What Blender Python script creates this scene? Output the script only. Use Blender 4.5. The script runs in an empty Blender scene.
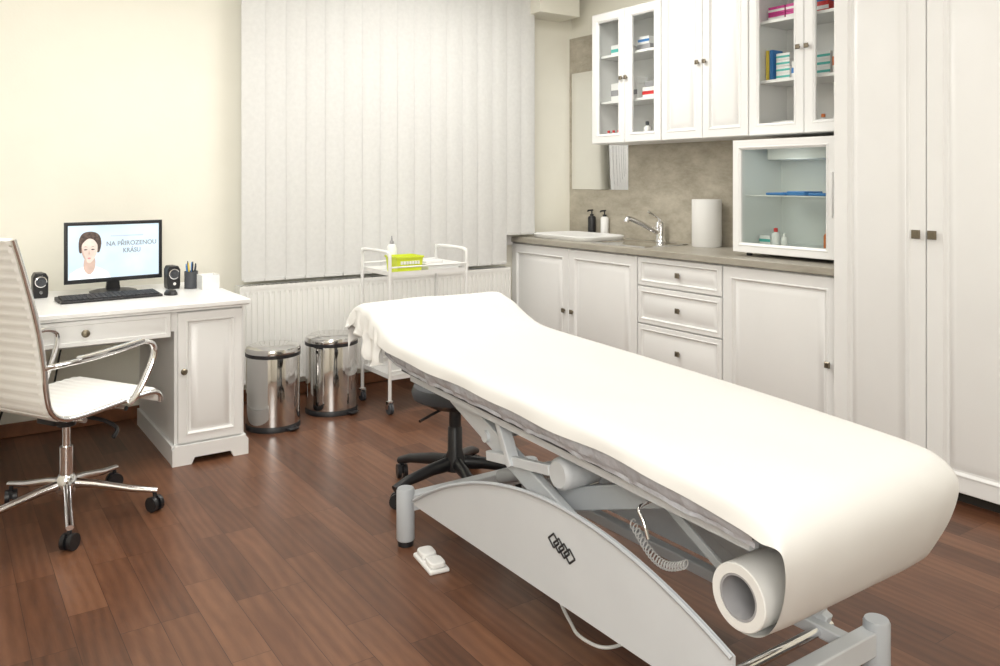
import bpy, bmesh, math, random
from mathutils import Vector, Matrix, noise
random.seed(7)
scn = bpy.context.scene
COL = scn.collection
R = math.radians
scn.view_settings.view_transform = 'Standard'

# ------------------------------------------------------------------ materials
def newmat(name):
    m = bpy.data.materials.new(name); m.use_nodes = True
    return m, m.node_tree.nodes, m.node_tree.links, m.node_tree.nodes['Principled BSDF']
def mat(name, col, rough=0.5, metal=0.0, var=0.04, nscale=6.0, bump=0.0, bscale=60.0, coat=0.0, emit=0.0, trans=0.0):
    m, N, L, b = newmat(name)
    tc = N.new('ShaderNodeTexCoord'); nz = N.new('ShaderNodeTexNoise'); nz.inputs['Scale'].default_value = nscale
    nz.inputs['Detail'].default_value = 4
    L.new(tc.outputs['Object'], nz.inputs['Vector'])
    cr = N.new('ShaderNodeValToRGB')
    cr.color_ramp.elements[0].position = 0.3; cr.color_ramp.elements[1].position = 0.7
    cr.color_ramp.elements[0].color = (*[max(0, c*(1-var)) for c in col], 1)
    cr.color_ramp.elements[1].color = (*[min(1, c*(1+var)) for c in col], 1)
    L.new(nz.outputs['Fac'], cr.inputs['Fac']); L.new(cr.outputs['Color'], b.inputs['Base Color'])
    b.inputs['Roughness'].default_value = rough; b.inputs['Metallic'].default_value = metal
    if coat: b.inputs['Coat Weight'].default_value = coat; b.inputs['Coat Roughness'].default_value = 0.15
    if bump:
        n2 = N.new('ShaderNodeTexNoise'); n2.inputs['Scale'].default_value = bscale; n2.inputs['Detail'].default_value = 5
        L.new(tc.outputs['Object'], n2.inputs['Vector'])
        bp = N.new('ShaderNodeBump'); bp.inputs['Strength'].default_value = bump; bp.inputs['Distance'].default_value = 0.01
        L.new(n2.outputs['Fac'], bp.inputs['Height']); L.new(bp.outputs['Normal'], b.inputs['Normal'])
    if emit:
        L.new(cr.outputs['Color'], b.inputs['Emission Color']); b.inputs['Emission Strength'].default_value = emit
    return m
M = {}
M['wall'] = mat('wall_paint', (0.865, 0.845, 0.745), 0.8, var=0.012, bump=0.05, bscale=90)
M['ceiling'] = mat('ceiling_paint', (0.88, 0.88, 0.865), 0.85, var=0.01)
M['white'] = mat('cabinet_white', (0.84, 0.84, 0.825), 0.33, var=0.01)
M['desk'] = mat('desk_white', (0.85, 0.85, 0.835), 0.33, var=0.01)
M['shade'] = mat('plinth_shade', (0.03, 0.025, 0.02), 0.8)  # near-black colour painting the shadow beneath the tall cabinet
M['blind'] = mat('blind_fabric', (0.70, 0.70, 0.68), 0.85, var=0.03, nscale=40, bump=0.15, bscale=300)
M['rad'] = mat('radiator_enamel', (0.84, 0.835, 0.80), 0.4, var=0.01)
M['base'] = mat('baseboard_wood', (0.22, 0.085, 0.035), 0.45, var=0.2, nscale=15)
M['brass'] = mat('aged_brass', (0.22, 0.19, 0.14), 0.35, metal=0.9)
M['chrome'] = mat('chrome', (0.84, 0.84, 0.85), 0.08, metal=1.0, var=0.01)
M['steel'] = mat('polished_steel', (0.66, 0.65, 0.64), 0.07, metal=1.0, var=0.03)
M['black'] = mat('black_plastic', (0.015, 0.015, 0.017), 0.4)
M['dgrey'] = mat('dark_grey_vinyl', (0.06, 0.065, 0.075), 0.5)
M['leather'] = mat('white_leather', (0.87, 0.86, 0.825), 0.4, var=0.015, bump=0.06, bscale=200)
M['bedgrey'] = mat('bed_grey_paint', (0.50, 0.53, 0.56), 0.4, var=0.02)
M['bedlight'] = mat('bed_light_paint', (0.64, 0.67, 0.695), 0.4, var=0.02)
M['plastic'] = mat('grey_film', (0.50, 0.52, 0.565), 0.12, var=0.09, nscale=14, bump=0.6, bscale=35)
M['mattress'] = mat('mattress_vinyl', (0.50, 0.51, 0.55), 0.4)
M['card'] = mat('cardboard', (0.33, 0.325, 0.335), 0.8)
M['whitep'] = mat('white_plastic', (0.86, 0.86, 0.845), 0.35, var=0.01)
M['frint'] = mat('fridge_liner', (0.80, 0.82, 0.80), 0.4, var=0.01)
M['yellow'] = mat('lime_plastic', (0.70, 0.80, 0.05), 0.35)
M['mirror'] = mat('mirror_silver', (0.93, 0.94, 0.95), 0.02, metal=1.0, var=0.005)
M['pink'] = mat('magenta_card', (0.65, 0.06, 0.30), 0.5)
M['teal'] = mat('teal_card', (0.10, 0.50, 0.45), 0.5)
M['blue'] = mat('blue_card', (0.05, 0.22, 0.55), 0.5)
M['orange'] = mat('orange_plastic', (0.75, 0.22, 0.06), 0.4)
M['red'] = mat('red_plastic', (0.65, 0.04, 0.04), 0.4)
M['yel'] = mat('yellow_card', (0.80, 0.60, 0.08), 0.5)
M['scr'] = mat('screen_glow', (0.58, 0.73, 0.83), 0.3, var=0.16, nscale=4, emit=0.34)
M['skin'] = mat('picture_skin', (0.78, 0.64, 0.58), 0.4, var=.12, nscale=26, emit=0.24)
M['skin2'] = mat('picture_shade', (0.62, 0.46, 0.40), 0.4, var=.1, nscale=30, emit=0.2)
M['hair'] = mat('picture_hair', (0.10, 0.07, 0.06), 0.5, var=.5, nscale=90, emit=0.12)
M['shirt'] = mat('picture_white', (0.86, 0.90, 0.94), 0.5, var=.08, nscale=30, emit=0.35)
M['txt'] = mat('picture_text', (0.27, 0.31, 0.35), 0.5, emit=0.16)
M['txt2'] = mat('picture_faint', (0.48, 0.58, 0.66), 0.5, emit=0.25)
M['lips'] = mat('picture_lips', (0.62, 0.30, 0.30), 0.5, emit=0.2)
M['glow'] = mat('lamp_diffuser', (1.0, 0.97, 0.92), 0.5, emit=2.0)
M['dome'] = mat('night_glass', (0.06, 0.07, 0.09), 0.1)
M['key'] = mat('key_plastic', (0.035, 0.035, 0.04), 0.5)

def paper_mat():
    m, N, L, b = newmat('couch_paper')
    b.inputs['Base Color'].default_value = (0.745, 0.74, 0.715, 1); b.inputs['Roughness'].default_value = 0.85
    tc = N.new('ShaderNodeTexCoord')
    n = N.new('ShaderNodeTexNoise'); n.inputs['Scale'].default_value = 3.2; n.inputs['Detail'].default_value = 1.5
    L.new(tc.outputs['Object'], n.inputs['Vector'])
    bp = N.new('ShaderNodeBump'); bp.inputs['Strength'].default_value = 0.35; bp.inputs['Distance'].default_value = 0.04
    L.new(n.outputs['Fac'], bp.inputs['Height']); L.new(bp.outputs['Normal'], b.inputs['Normal'])
    return m
M['paper'] = paper_mat()

def concrete(name, c0, c1, rough):
    m, N, L, b = newmat(name)
    tc = N.new('ShaderNodeTexCoord')
    n1 = N.new('ShaderNodeTexNoise'); n1.inputs['Scale'].default_value = 4.5; n1.inputs['Detail'].default_value = 10; n1.inputs['Roughness'].default_value = 0.75; n1.inputs['Distortion'].default_value = .1
    mp = N.new('ShaderNodeMapping'); mp.inputs['Scale'].default_value = (1, .8, 1.8)
    L.new(tc.outputs['Object'], mp.inputs['Vector']); L.new(mp.outputs['Vector'], n1.inputs['Vector'])
    cr = N.new('ShaderNodeValToRGB'); cr.color_ramp.elements[0].position = 0.34; cr.color_ramp.elements[1].position = 0.68
    cr.color_ramp.elements[0].color = (*c0, 1); cr.color_ramp.elements[1].color = (*c1, 1)
    L.new(n1.outputs['Fac'], cr.inputs['Fac']); L.new(cr.outputs['Color'], b.inputs['Base Color'])
    b.inputs['Roughness'].default_value = rough
    return m
M['panel'] = concrete('concrete_laminate', (0.33, 0.295, 0.23), (0.55, 0.51, 0.42), 0.55)
M['top'] = concrete('worktop_laminate', (0.32, 0.295, 0.24), (0.44, 0.41, 0.35), 0.35)

def glass_mat(name, tint, fac):
    m = bpy.data.materials.new(name); m.use_nodes = True
    N = m.node_tree.nodes; L = m.node_tree.links; N.clear()
    o = N.new('ShaderNodeOutputMaterial'); t = N.new('ShaderNodeBsdfTransparent'); g = N.new('ShaderNodeBsdfGlossy')
    t.inputs['Color'].default_value = (*tint, 1); g.inputs['Roughness'].default_value = 0.03
    lw = N.new('ShaderNodeLayerWeight'); lw.inputs['Blend'].default_value = fac
    mx = N.new('ShaderNodeMixShader'); L.new(lw.outputs['Fresnel'], mx.inputs['Fac'])
    L.new(t.outputs[0], mx.inputs[1]); L.new(g.outputs[0], mx.inputs[2]); L.new(mx.outputs[0], o.inputs['Surface'])
    return m
M['glass'] = glass_mat('clear_glass', (0.985, 0.99, 0.985), 0.08)
M['frglass'] = glass_mat('fridge_glass', (0.94, 0.96, 0.945), 0.14)

def floor_mat():
    m, N, L, b = newmat('wood_laminate')
    tc = N.new('ShaderNodeTexCoord')
    mp = N.new('ShaderNodeMapping'); mp.inputs['Rotation'].default_value = (0, 0, R(90))
    L.new(tc.outputs['Object'], mp.inputs['Vector'])
    br = N.new('ShaderNodeTexBrick'); br.inputs['Scale'].default_value = 1.0
    br.inputs['Brick Width'].default_value = 0.52; br.inputs['Row Height'].default_value = 0.112
    br.inputs['Mortar Size'].default_value = 0.0009; br.inputs['Mortar Smooth'].default_value = 0.3; br.inputs['Bias'].default_value = 0.0
    br.inputs['Color1'].default_value = (0, 0, 0, 1); br.inputs['Color2'].default_value = (1, 1, 1, 1); br.inputs['Mortar'].default_value = (0.0, 0.0, 0.0, 1)
    br.offset = 0.37; br.offset_frequency = 3
    L.new(mp.outputs['Vector'], br.inputs['Vector'])
    sh = N.new('ShaderNodeVectorMath'); sh.operation = 'MULTIPLY_ADD'
    L.new(br.outputs['Color'], sh.inputs[0]); sh.inputs[1].default_value = (7, 13, 5); L.new(mp.outputs['Vector'], sh.inputs[2])
    m2 = N.new('ShaderNodeMapping'); m2.inputs['Scale'].default_value = (1.8, 8, 1)
    L.new(sh.outputs[0], m2.inputs['Vector'])
    n1 = N.new('ShaderNodeTexNoise'); n1.inputs['Scale'].default_value = 1.6; n1.inputs['Detail'].default_value = 5; n1.inputs['Distortion'].default_value = 1.2; n1.inputs['Roughness'].default_value = 0.55
    L.new(m2.outputs['Vector'], n1.inputs['Vector'])
    m3 = N.new('ShaderNodeMapping'); m3.inputs['Scale'].default_value = (7, 110, 1)
    L.new(sh.outputs[0], m3.inputs['Vector'])
    n2 = N.new('ShaderNodeTexNoise'); n2.inputs['Scale'].default_value = 2; n2.inputs['Detail'].default_value = 3
    L.new(m3.outputs['Vector'], n2.inputs['Vector'])
    wv = N.new('ShaderNodeTexWave'); wv.wave_type = 'BANDS'; wv.bands_direction = 'Y'; wv.inputs['Scale'].default_value = 1.1; wv.inputs['Distortion'].default_value = 10; wv.inputs['Detail'].default_value = 3; wv.inputs['Detail Scale'].default_value = 0.5
    L.new(m2.outputs['Vector'], wv.inputs['Vector'])
    r1 = N.new('ShaderNodeValToRGB'); e = r1.color_ramp.elements
    e[0].position = 0.15; e[0].color = (0.056, 0.0235, 0.013, 1); e[1].position = 0.85; e[1].color = (0.225, 0.106, 0.057, 1)
    x = e.new(0.5); x.color = (0.132, 0.056, 0.0295, 1)
    def madd(a, k, c):
        q = N.new('ShaderNodeMath'); q.operation = 'MULTIPLY_ADD'; q.inputs[1].default_value = k
        L.new(a, q.inputs[0])
        if isinstance(c, float): q.inputs[2].default_value = c
        else: L.new(c, q.inputs[2])
        return q.outputs[0]
    v = madd(n1.outputs['Fac'], .46, -0.05)
    v = madd(wv.outputs['Fac'], .12, v)
    v = madd(n2.outputs['Fac'], .14, v)
    v = madd(br.outputs['Color'], .36, v)
    L.new(v, r1.inputs['Fac'])
    mx = N.new('ShaderNodeMixRGB'); mx.inputs['Color2'].default_value = (0.035, 0.015, 0.009, 1)
    L.new(br.outputs['Fac'], mx.inputs['Fac']); L.new(r1.outputs['Color'], mx.inputs['Color1'])
    L.new(mx.outputs['Color'], b.inputs['Base Color'])
    b.inputs['Roughness'].default_value = 0.33; b.inputs['Specular IOR Level'].default_value = 0.38
    return m
M['floor'] = floor_mat()

# ------------------------------------------------------------------ mesh builder
class MB:
    def __init__(s): s.bm = bmesh.new()
    def box(s, a, b):
        x0, y0, z0 = [min(a[i], b[i]) for i in range(3)]; x1, y1, z1 = [max(a[i], b[i]) for i in range(3)]
        v = [s.bm.verts.new(p) for p in ((x0,y0,z0),(x1,y0,z0),(x1,y1,z0),(x0,y1,z0),(x0,y0,z1),(x1,y0,z1),(x1,y1,z1),(x0,y1,z1))]
        for f in ((0,3,2,1),(4,5,6,7),(0,1,5,4),(1,2,6,5),(2,3,7,6),(3,0,4,7)): s.bm.faces.new([v[i] for i in f])
        return s
    def beam(s, p0, p1, w, h, up=(0,0,1)):
        p0 = Vector(p0); p1 = Vector(p1); t = (p1-p0).normalized(); a = t.cross(Vector(up))
        if a.length < 1e-4: a = Vector((1,0,0))
        a.normalize(); b = a.cross(t)
        vs = []
        for p in (p0, p1):
            for i, j in ((-1,-1),(1,-1),(1,1),(-1,1)): vs.append(s.bm.verts.new(p + a*i*w/2 + b*j*h/2))
        for f in ((3,2,1,0),(4,5,6,7),(0,1,5,4),(1,2,6,5),(2,3,7,6),(3,0,4,7)): s.bm.faces.new([vs[i] for i in f])
        return s
    def tube(s, pts, r, seg=10, closed=False, ry=None, cap=True):
        pts = [Vector(p) for p in pts]; n = len(pts); rings = []
        ref = None
        for i, p in enumerate(pts):
            if closed: t = pts[(i+1) % n]-pts[i-1]
            else: t = pts[min(i+1, n-1)]-pts[max(i-1, 0)]
            t.normalize()
            if ref is None:
                ref = Vector((0,0,1)) if abs(t.z) < 0.9 else Vector((1,0,0))
            a = ref - t*ref.dot(t)
            if a.length < 1e-5: a = t.orthogonal()
            a.normalize(); ref = a; b = t.cross(a)
            rr = r[i] if isinstance(r, (list, tuple)) else r
            r2 = ry if ry else rr
            rings.append([s.bm.verts.new(p + a*math.cos(2*math.pi*k/seg)*rr + b*math.sin(2*math.pi*k/seg)*r2) for k in range(seg)])
        m = n if closed else n-1
        for i in range(m):
            A, B = rings[i], rings[(i+1) % n]
            for k in range(seg): s.bm.faces.new((A[k], A[(k+1) % seg], B[(k+1) % seg], B[k]))
        if not closed and cap:
            s.bm.faces.new(rings[0][::-1]); s.bm.faces.new(rings[-1])
        return s
    def cyl(s, p0, p1, r, seg=24, r1=None): return s.tube([p0, p1], [r, r if r1 is None else r1], seg)
    def lathe(s, prof, c=(0,0,0), seg=32, axis='z'):
        rings = []
        for r, z in prof:
            if r < 1e-6: rings.append([s.bm.verts.new(s._ax(0, 0, z, c, axis))])
            else: rings.append([s.bm.verts.new(s._ax(r*math.cos(2*math.pi*k/seg), r*math.sin(2*math.pi*k/seg), z, c, axis)) for k in range(seg)])
        for A, B in zip(rings, rings[1:]):
            for k in range(seg):
                k2 = (k+1) % seg
                if len(A) == 1 and len(B) == 1: continue
                if len(A) == 1: s.bm.faces.new((A[0], B[k2], B[k]))
                elif len(B) == 1: s.bm.faces.new((A[k], A[k2], B[0]))
                else: s.bm.faces.new((A[k], A[k2], B[k2], B[k]))
        return s
    def _ax(s, a, b, z, c, axis):
        c = Vector(c)
        return c + (Vector((a, b, z)) if axis == 'z' else Vector((z, a, b)) if axis == 'x' else Vector((a, z, b)))
    def prism(s, poly, f0, f1):
        A = [s.bm.verts.new(f0(*p)) for p in poly]; B = [s.bm.verts.new(f1(*p)) for p in poly]; n = len(poly)
        s.bm.faces.new(A[::-1]); s.bm.faces.new(B)
        for i in range(n): s.bm.faces.new((A[i], A[(i+1) % n], B[(i+1) % n], B[i]))
        return s
    def rings(s, O, u, n, w, h, prof, closed=False, v=(0,0,1)):
        O = Vector(O); u = Vector(u); n = Vector(n); v = Vector(v); rs = []
        for ins, d in prof:
            rs.append([s.bm.verts.new(O + u*a + v*b + n*d) for a, b in ((ins, ins), (w-ins, ins), (w-ins, h-ins), (ins, h-ins))])
        pr = list(zip(rs, rs[1:])) + ([(rs[-1], rs[0])] if closed else [])
        for A, B in pr:
            for k in range(4): s.bm.faces.new((A[k], A[(k+1) % 4], B[(k+1) % 4], B[k]))
        if not closed: s.bm.faces.new(rs[0][::-1]); s.bm.faces.new(rs[-1])
        return s
    def grid(s, rows):
        V = [[s.bm.verts.new(p) for p in r] for r in rows]
        for A, B in zip(V, V[1:]):
            for k in range(len(A)-1): s.bm.faces.new((A[k], A[k+1], B[k+1], B[k]))
        return s
    def mesh(s, name):
        bmesh.ops.recalc_face_normals(s.bm, faces=s.bm.faces)
        me = bpy.data.meshes.new(name); s.bm.to_mesh(me); s.bm.free()
        for p in me.polygons: p.use_smooth = True
        me.set_sharp_from_angle(angle=R(38))
        return me

def spl(pts, n=6, closed=False):
    P = [Vector(p) for p in pts]; out = []; m = len(P)
    g = (lambda i: P[i % m]) if closed else (lambda i: P[max(0, min(m-1, i))])
    for i in range(m if closed else m-1):
        p0, p1, p2, p3 = g(i-1), g(i), g(i+1), g(i+2)
        for k in range(n):
            t = k/n
            out.append(0.5*((2*p1)+(-p0+p2)*t+(2*p0-5*p1+4*p2-p3)*t*t+(-p0+3*p1-3*p2+p3)*t**3))
    if not closed: out.append(P[-1])
    return out
def resample(P, d):
    out = [P[0]]; acc = 0
    for a, b in zip(P, P[1:]):
        L_ = (b-a).length
        while acc+L_ >= d:
            t = (d-acc)/L_; a = a.lerp(b, t); out.append(a.copy()); L_ = (b-a).length; acc = 0
        acc += L_
    return out

ROOT = {}
def thing(name, label, cat, loc=(0,0,0), rz=0, group=None):
    o = bpy.data.objects.new(name, None); COL.objects.link(o); o.empty_display_size = 0.1
    o.location = loc; o.rotation_euler = (0, 0, rz)
    o['label'] = label; o['category'] = cat
    if group: o['group'] = group
    ROOT[o.name] = (Matrix.Translation(loc) @ Matrix.Rotation(rz, 4, 'Z')).inverted()
    return o
def part(name, mb, m, parent, world=True, bev=0.0, label=None, seg=2):
    me = mb.mesh(name) if isinstance(mb, MB) else mb
    me.materials.clear(); me.materials.append(M[m] if isinstance(m, str) else m)
    r = parent
    while r.parent: r = r.parent
    if world: me.transform(ROOT[r.name])
    o = bpy.data.objects.new(name, me); COL.objects.link(o); o.parent = parent
    if label: o['label'] = label
    addbev(o, bev, seg)
    return o
def addbev(o, bev, seg=2):
    if bev:
        b = o.modifiers.new('bevel', 'BEVEL'); b.width = bev; b.segments = seg; b.limit_method = 'ANGLE'; b.angle_limit = R(40)
def single(name, mb, m, label, cat, group=None, bev=0.0, rz=0, loc=None):
    me = mb.mesh(name); me.materials.append(M[m])
    if loc is None:
        xs = [v.co.x for v in me.vertices]; ys = [v.co.y for v in me.vertices]; zs = [v.co.z for v in me.vertices]
        loc = ((min(xs)+max(xs))/2, (min(ys)+max(ys))/2, min(zs))
        me.transform(Matrix.Translation(loc).inverted())
    o = bpy.data.objects.new(name, me); COL.objects.link(o); o.location = loc; o.rotation_euler = (0, 0, rz)
    o['label'] = label; o['category'] = cat
    if group: o['group'] = group
    ROOT[o.name] = (Matrix.Translation(loc) @ Matrix.Rotation(rz, 4, 'Z')).inverted()
    addbev(o, bev)
    return o
def struct(name, mb, m, bev=0.0, parent=None):
    me = mb.mesh(name); me.materials.append(M[m])
    o = bpy.data.objects.new(name, me); COL.objects.link(o)
    if parent: o.parent = parent
    else: o['kind'] = 'structure'
    ROOT[o.name] = Matrix.Identity(4)
    addbev(o, bev); return o

# ------------------------------------------------------------------ room
XW, YW, XL, YB, ZC = 4.05, 4.92, -1.3, -1.3, 2.8
struct('floor', MB().box((XL-.1, YB-.1, -.1), (XW+.1, YW+.1, 0)), 'floor')
struct('ceiling', MB().box((XL-.1, YB-.1, ZC), (XW+.1, YW+.1, ZC+.1)), 'ceiling')
struct('wall_back', MB().box((XL-.1, YW, 0), (XW+.1, YW+.1, ZC)), 'wall')
struct('wall_right', MB().box((XW, YB-.1, 0), (XW+.1, YW, ZC)), 'wall')
struct('wall_left', MB().box((XL-.1, YB-.1, 0), (XL, YW, ZC)), 'wall')
struct('wall_front', MB().box((XL, YB-.1, 0), (XW, YB, ZC)), 'wall')
struct('baseboard_back', MB().box((XL, YW-.018, 0), (3.48, YW, .07)), 'base', bev=.004)
struct('trim_1', MB().box((3.56, 4.68, 2.52), (3.93, YW, ZC)), 'wall', bev=.004)
struct('trim_2', MB().box((XW-.02, 2.267, .91), (XW, YW, 2.40)), 'panel')
wf = MB()
wf.rings((1.62, YW-.002, .85), (1,0,0), (0,-1,0), 1.85, 1.75, [(0, 0), (0, .035), (.07, .035), (.075, .005), (.075, 0)], closed=True)
wf.box((2.50, YW-.035, .92), (2.59, YW-.002, 2.53))
win = struct('window_1', wf, 'white')
struct('pane', MB().box((1.69, YW-.010, .92), (3.40, YW-.004, 2.53)), 'dome', parent=win)

# vertical blinds
bl = thing('vertical_blind', 'closed pale grey vertical fabric blind covering the whole window', 'blind', (2.54, 4.82, .72))
m = MB(); mw = MB()
for q in range(17):
    x = 1.485+q*.1240
    a = R(-5); w = .138/2; cx = x+.062
    zb = .732 if x < 3.30 else .935
    rows = []
    for z in (zb, 2.70):
        row = []
        for t in (-1, -.6, -.2, .2, .6, 1):
            row.append((cx+math.cos(a)*w*t, 4.80+math.sin(a)*w*t-.008*(1-t*t), z))
        rows.append(row)
    m.grid(rows)
    mw.box((x+.003, 4.786, zb-.006), (x+.1205, 4.792, zb+.012))
part('slats', m, 'blind', bl)
mw.tube([(1.50, 4.789, .737), (3.30, 4.789, .737)], .002, 6)
part('bottom_weights', mw, 'blind', bl)
part('head_rail', MB().box((1.46, 4.77, 2.70), (3.60, 4.83, 2.745)), 'whitep', bl, bev=.004)

# radiator
rd = thing('radiator', 'white ribbed panel radiator under the blind', 'radiator', (2.42, 4.85, .12))
x0, x1 = 1.47, 3.38; n = 56
prof = []
for i in range(n):
    a = x0+(x1-x0)*i/n; d = (x1-x0)/n
    prof += [(a, 4.792), (a+d*.5, 4.792), (a+d*.62, 4.803), (a+d*.88, 4.803)]
prof.append((x1, 4.792))
rws = []
for z in [.13, .15, .17, .64, .66, .68]:
    flat_ = z in (.13, .15, .66, .68)
    rws.append([(px, 4.795 if flat_ else py, z) for px, py in prof])
m = MB().grid(rws)
m.box((x0, 4.80, .13), (x1, 4.815, .68))
part('front_panel', m, 'rad', rd)
part('back_panel', MB().box((x0, 4.872, .13), (x1, 4.885, .68)), 'rad', rd)
m = MB().box((x0-.004, 4.792, .678), (x1+.004, 4.798, .70)).box((x0-.004, 4.879, .678), (x1+.004, 4.885, .70))
for i in range(64):
    a = x0+(x1-x0)*i/63; m.box((a-.004, 4.797, .69), (a+.004, 4.88, .696))
part('top_grille', m, 'rad', rd)
part('side_cover', MB().box((x0-.005, 4.79, .13), (x0+.001, 4.886, .70)), 'rad', rd)
part('side_cover', MB().box((x1-.001, 4.79, .13), (x1+.005, 4.886, .70)), 'rad', rd)
for xx in (x0+.1, x1-.1):
    part('foot', MB().box((xx-.02, 4.82, 0), (xx+.02, 4.87, .14)), 'rad', rd)

# ------------------------------------------------------------------ cabinet helpers
NX = Vector((-1,0,0)); UY = Vector((0,-1,0)); NY = Vector((0,-1,0)); UX = Vector((1,0,0))
def doorpanel(O, u, n, w, h, fr=.065, t=.02):
    return MB().rings(O, u, n, w, h, [(0, -t), (0, -.003), (.003, 0), (fr-.010, 0), (fr-.007, .003), (fr-.003, .003), (fr+.005, -.011), (fr+.014, -.012), (fr+.017, -.009), (fr+.050, -.001)])
def doorframe(O, u, n, w, h, fr=.055, t=.02):
    return MB().rings(O, u, n, w, h, [(0, -t), (0, -.003), (.003, 0), (fr-.01, 0), (fr-.007, .003), (fr-.003, .003), (fr+.007, -.006), (fr+.007, -t)], closed=True)
def sqknob(p, n, s=.014):
    p = Vector(p); n = Vector(n)
    m = MB().cyl(p, p+n*.012, .006, 12)
    u = Vector((0,1,0)) if abs(n.x) > .5 else Vector((1,0,0)); z = Vector((0,0,1))
    m.rings(p+n*.012-u*s-z*s, u, n, 2*s, 2*s, [(.002, 0), (0, .002), (0, .008), (.004, .012)])
    return m
def rdknob(p, n, r=.016):
    p = Vector(p); ax = 'x' if abs(n[0]) > .5 else 'y'
    sg = -1
    return MB().lathe([(0, 0), (.007, 0), (.006, sg*.012), (r, sg*.016), (r, sg*.022), (r*.6, sg*.028), (0, sg*.029)], p, 20, ax)

FX = 3.48
def carcass(x0, x1, y0, y1, z0, z1, t=.018):
    m = MB()
    m.box((x0, y0, z0), (x1, y0+t, z1)).box((x0, y1-t, z0), (x1, y1, z1))
    m.box((x0, y0+t, z0), (x1, y1-t, z0+t)).box((x0, y0+t, z1-t), (x1, y1-t, z1)).box((x1-.008, y0+t, z0+t), (x1, y1-t, z1-t))
    return m
XB = XW-.03
c = thing('base_cabinet', 'white two-door base cabinet under the sink, next to the window wall', 'cabinet', (3.76, 4.26, 0), group='white base cabinets')
part('body', MB().box((FX+.022, 3.613, .10), (XB, 4.915, .868)), 'white', c)
part('plinth', MB().box((FX+.07, 3.613, 0), (FX+.09, 4.915, .10)), 'white', c)
for (ya, yb, ky) in ((4.912, 4.262, 4.30), (4.258, 3.615, 4.215)):
    d = part('door', doorpanel((FX, ya, .11), UY, NX, ya-yb, .752), 'white', c)
    part('knob', sqknob((FX, ky, .45), NX), 'brass', d)
c = thing('base_cabinet', 'white base cabinet with a stack of drawers, between the door cabinets', 'cabinet', (3.76, 3.29, 0), group='white base cabinets')
part('body', MB().box((FX+.022, 2.968, .10), (XB, 3.608, .868)), 'white', c)
part('plinth', MB().box((FX+.07, 2.968, 0), (FX+.09, 3.608, .10)), 'white', c)
for za, zb in ((.695, .862), (.47, .687), (.11, .462)):
    d = part('drawer', MB().rings((FX, 3.606, za), UY, NX, .636, zb-za, [(0, -.02), (0, -.003), (.003, 0), (.024, 0), (.026, .003), (.029, .003), (.035, -.010), (.042, -.010), (.060, -.001)]), 'white', c)
    kz = (za+zb)/2 if zb-za < .3 else .335
    part('knob', sqknob((FX, 3.275, kz), NX, .0145), 'brass', d)
c = thing('base_cabinet', 'white one-door base cabinet below the small glass-door fridge', 'cabinet', (3.76, 2.62, 0), group='white base cabinets')
part('body', MB().box((FX+.022, 2.272, .10), (XB, 2.963, .868)), 'white', c)
part('plinth', MB().box((FX+.07, 2.272, 0), (FX+.09, 2.963, .10)), 'white', c)
d = part('door', doorpanel((FX, 2.961, .11), UY, NX, .684, .752), 'white', c)
part('knob', sqknob((FX, 2.325, .45), NX), 'brass', d)
single('worktop', MB().box((3.455, 2.272, .872), (XW-.021, 4.918, .91)), 'top', 'grey-beige stone-look worktop running along the white base cabinets', 'worktop', bev=.004)

TX = 3.42
c = thing('tall_cabinet', 'floor-to-ceiling white cabinet with two panelled doors at right', 'cabinet', (3.74, 1.83, 0))
part('body', MB().box((TX+.022, 1.40, .05), (XB, 2.265, 2.78)), 'white', c)
part('plinth', MB().box((TX+.06, 1.40, 0), (TX+.08, 2.265, .05)), 'shade', c)  # recessed plinth, coloured dark to carry the shadow under the doors
for (ya, yb, ky) in ((2.262, 1.836, 1.868), (1.831, 1.405, 1.800)):
    d = part('door', doorpanel((TX, ya, .055), UY, NX, ya-yb, 2.70, fr=.075), 'white', c)
    part('knob', sqknob((TX, ky, 1.092), NX, .018), 'brass', d)

WX = 3.70; Z0, Z1 = 1.563, 2.44
c = thing('wall_cabinet', 'white wall cabinet with two glass doors nearest the mirror', 'cabinet', (3.86, 3.955, Z0), group='white wall cabinets')
part('body', carcass(WX+.022, XB, 3.634, 4.28, Z0, Z1), 'white', c)
for z in (1.85, 2.16): part('shelf', MB().box((WX+.05, 3.655, z-.016), (XB-.01, 4.26, z)), 'white', c)
for ya, yb, ky in ((4.278, 3.959, 3.98), (3.955, 3.636, 3.935)):
    d = part('door', doorframe((WX, ya, Z0+.002), UY, NX, ya-yb, Z1-Z0-.004), 'white', c)
    part('glass', MB().box((WX+.010, yb+.055, Z0+.055), (WX+.013, ya-.055, Z1-.055)), 'glass', d)
    part('knob', sqknob((WX, ky, 1.985), NX, .012), 'brass', d)
c = thing('wall_cabinet', 'white wall cabinet with two solid panelled doors, between glass-door cabinets', 'cabinet', (3.86, 3.30, Z0), group='white wall cabinets')
part('body', MB().box((WX+.022, 2.972, Z0), (XB, 3.630, Z1+.05)), 'white', c)
for ya, yb, ky in ((3.628, 3.303, 3.33), (3.299, 2.974, 3.275)):
    d = part('door', doorpanel((WX, ya, Z0+.002), UY, NX, ya-yb, Z1-Z0+.04, fr=.055), 'white', c)
    part('knob', sqknob((WX, ky, 2.01), NX, .012), 'brass', d)
c = thing('wall_cabinet', 'white wall cabinet with two glass doors above the small fridge', 'cabinet', (3.86, 2.62, Z0), group='white wall cabinets')
part('body', carcass(WX+.022, XB, 2.270, 2.968, Z0, Z1+.05), 'white', c)
for z in (1.865, 2.19): part('shelf', MB().box((WX+.05, 2.29, z-.016), (XB-.01, 2.948, z)), 'white', c)
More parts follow.
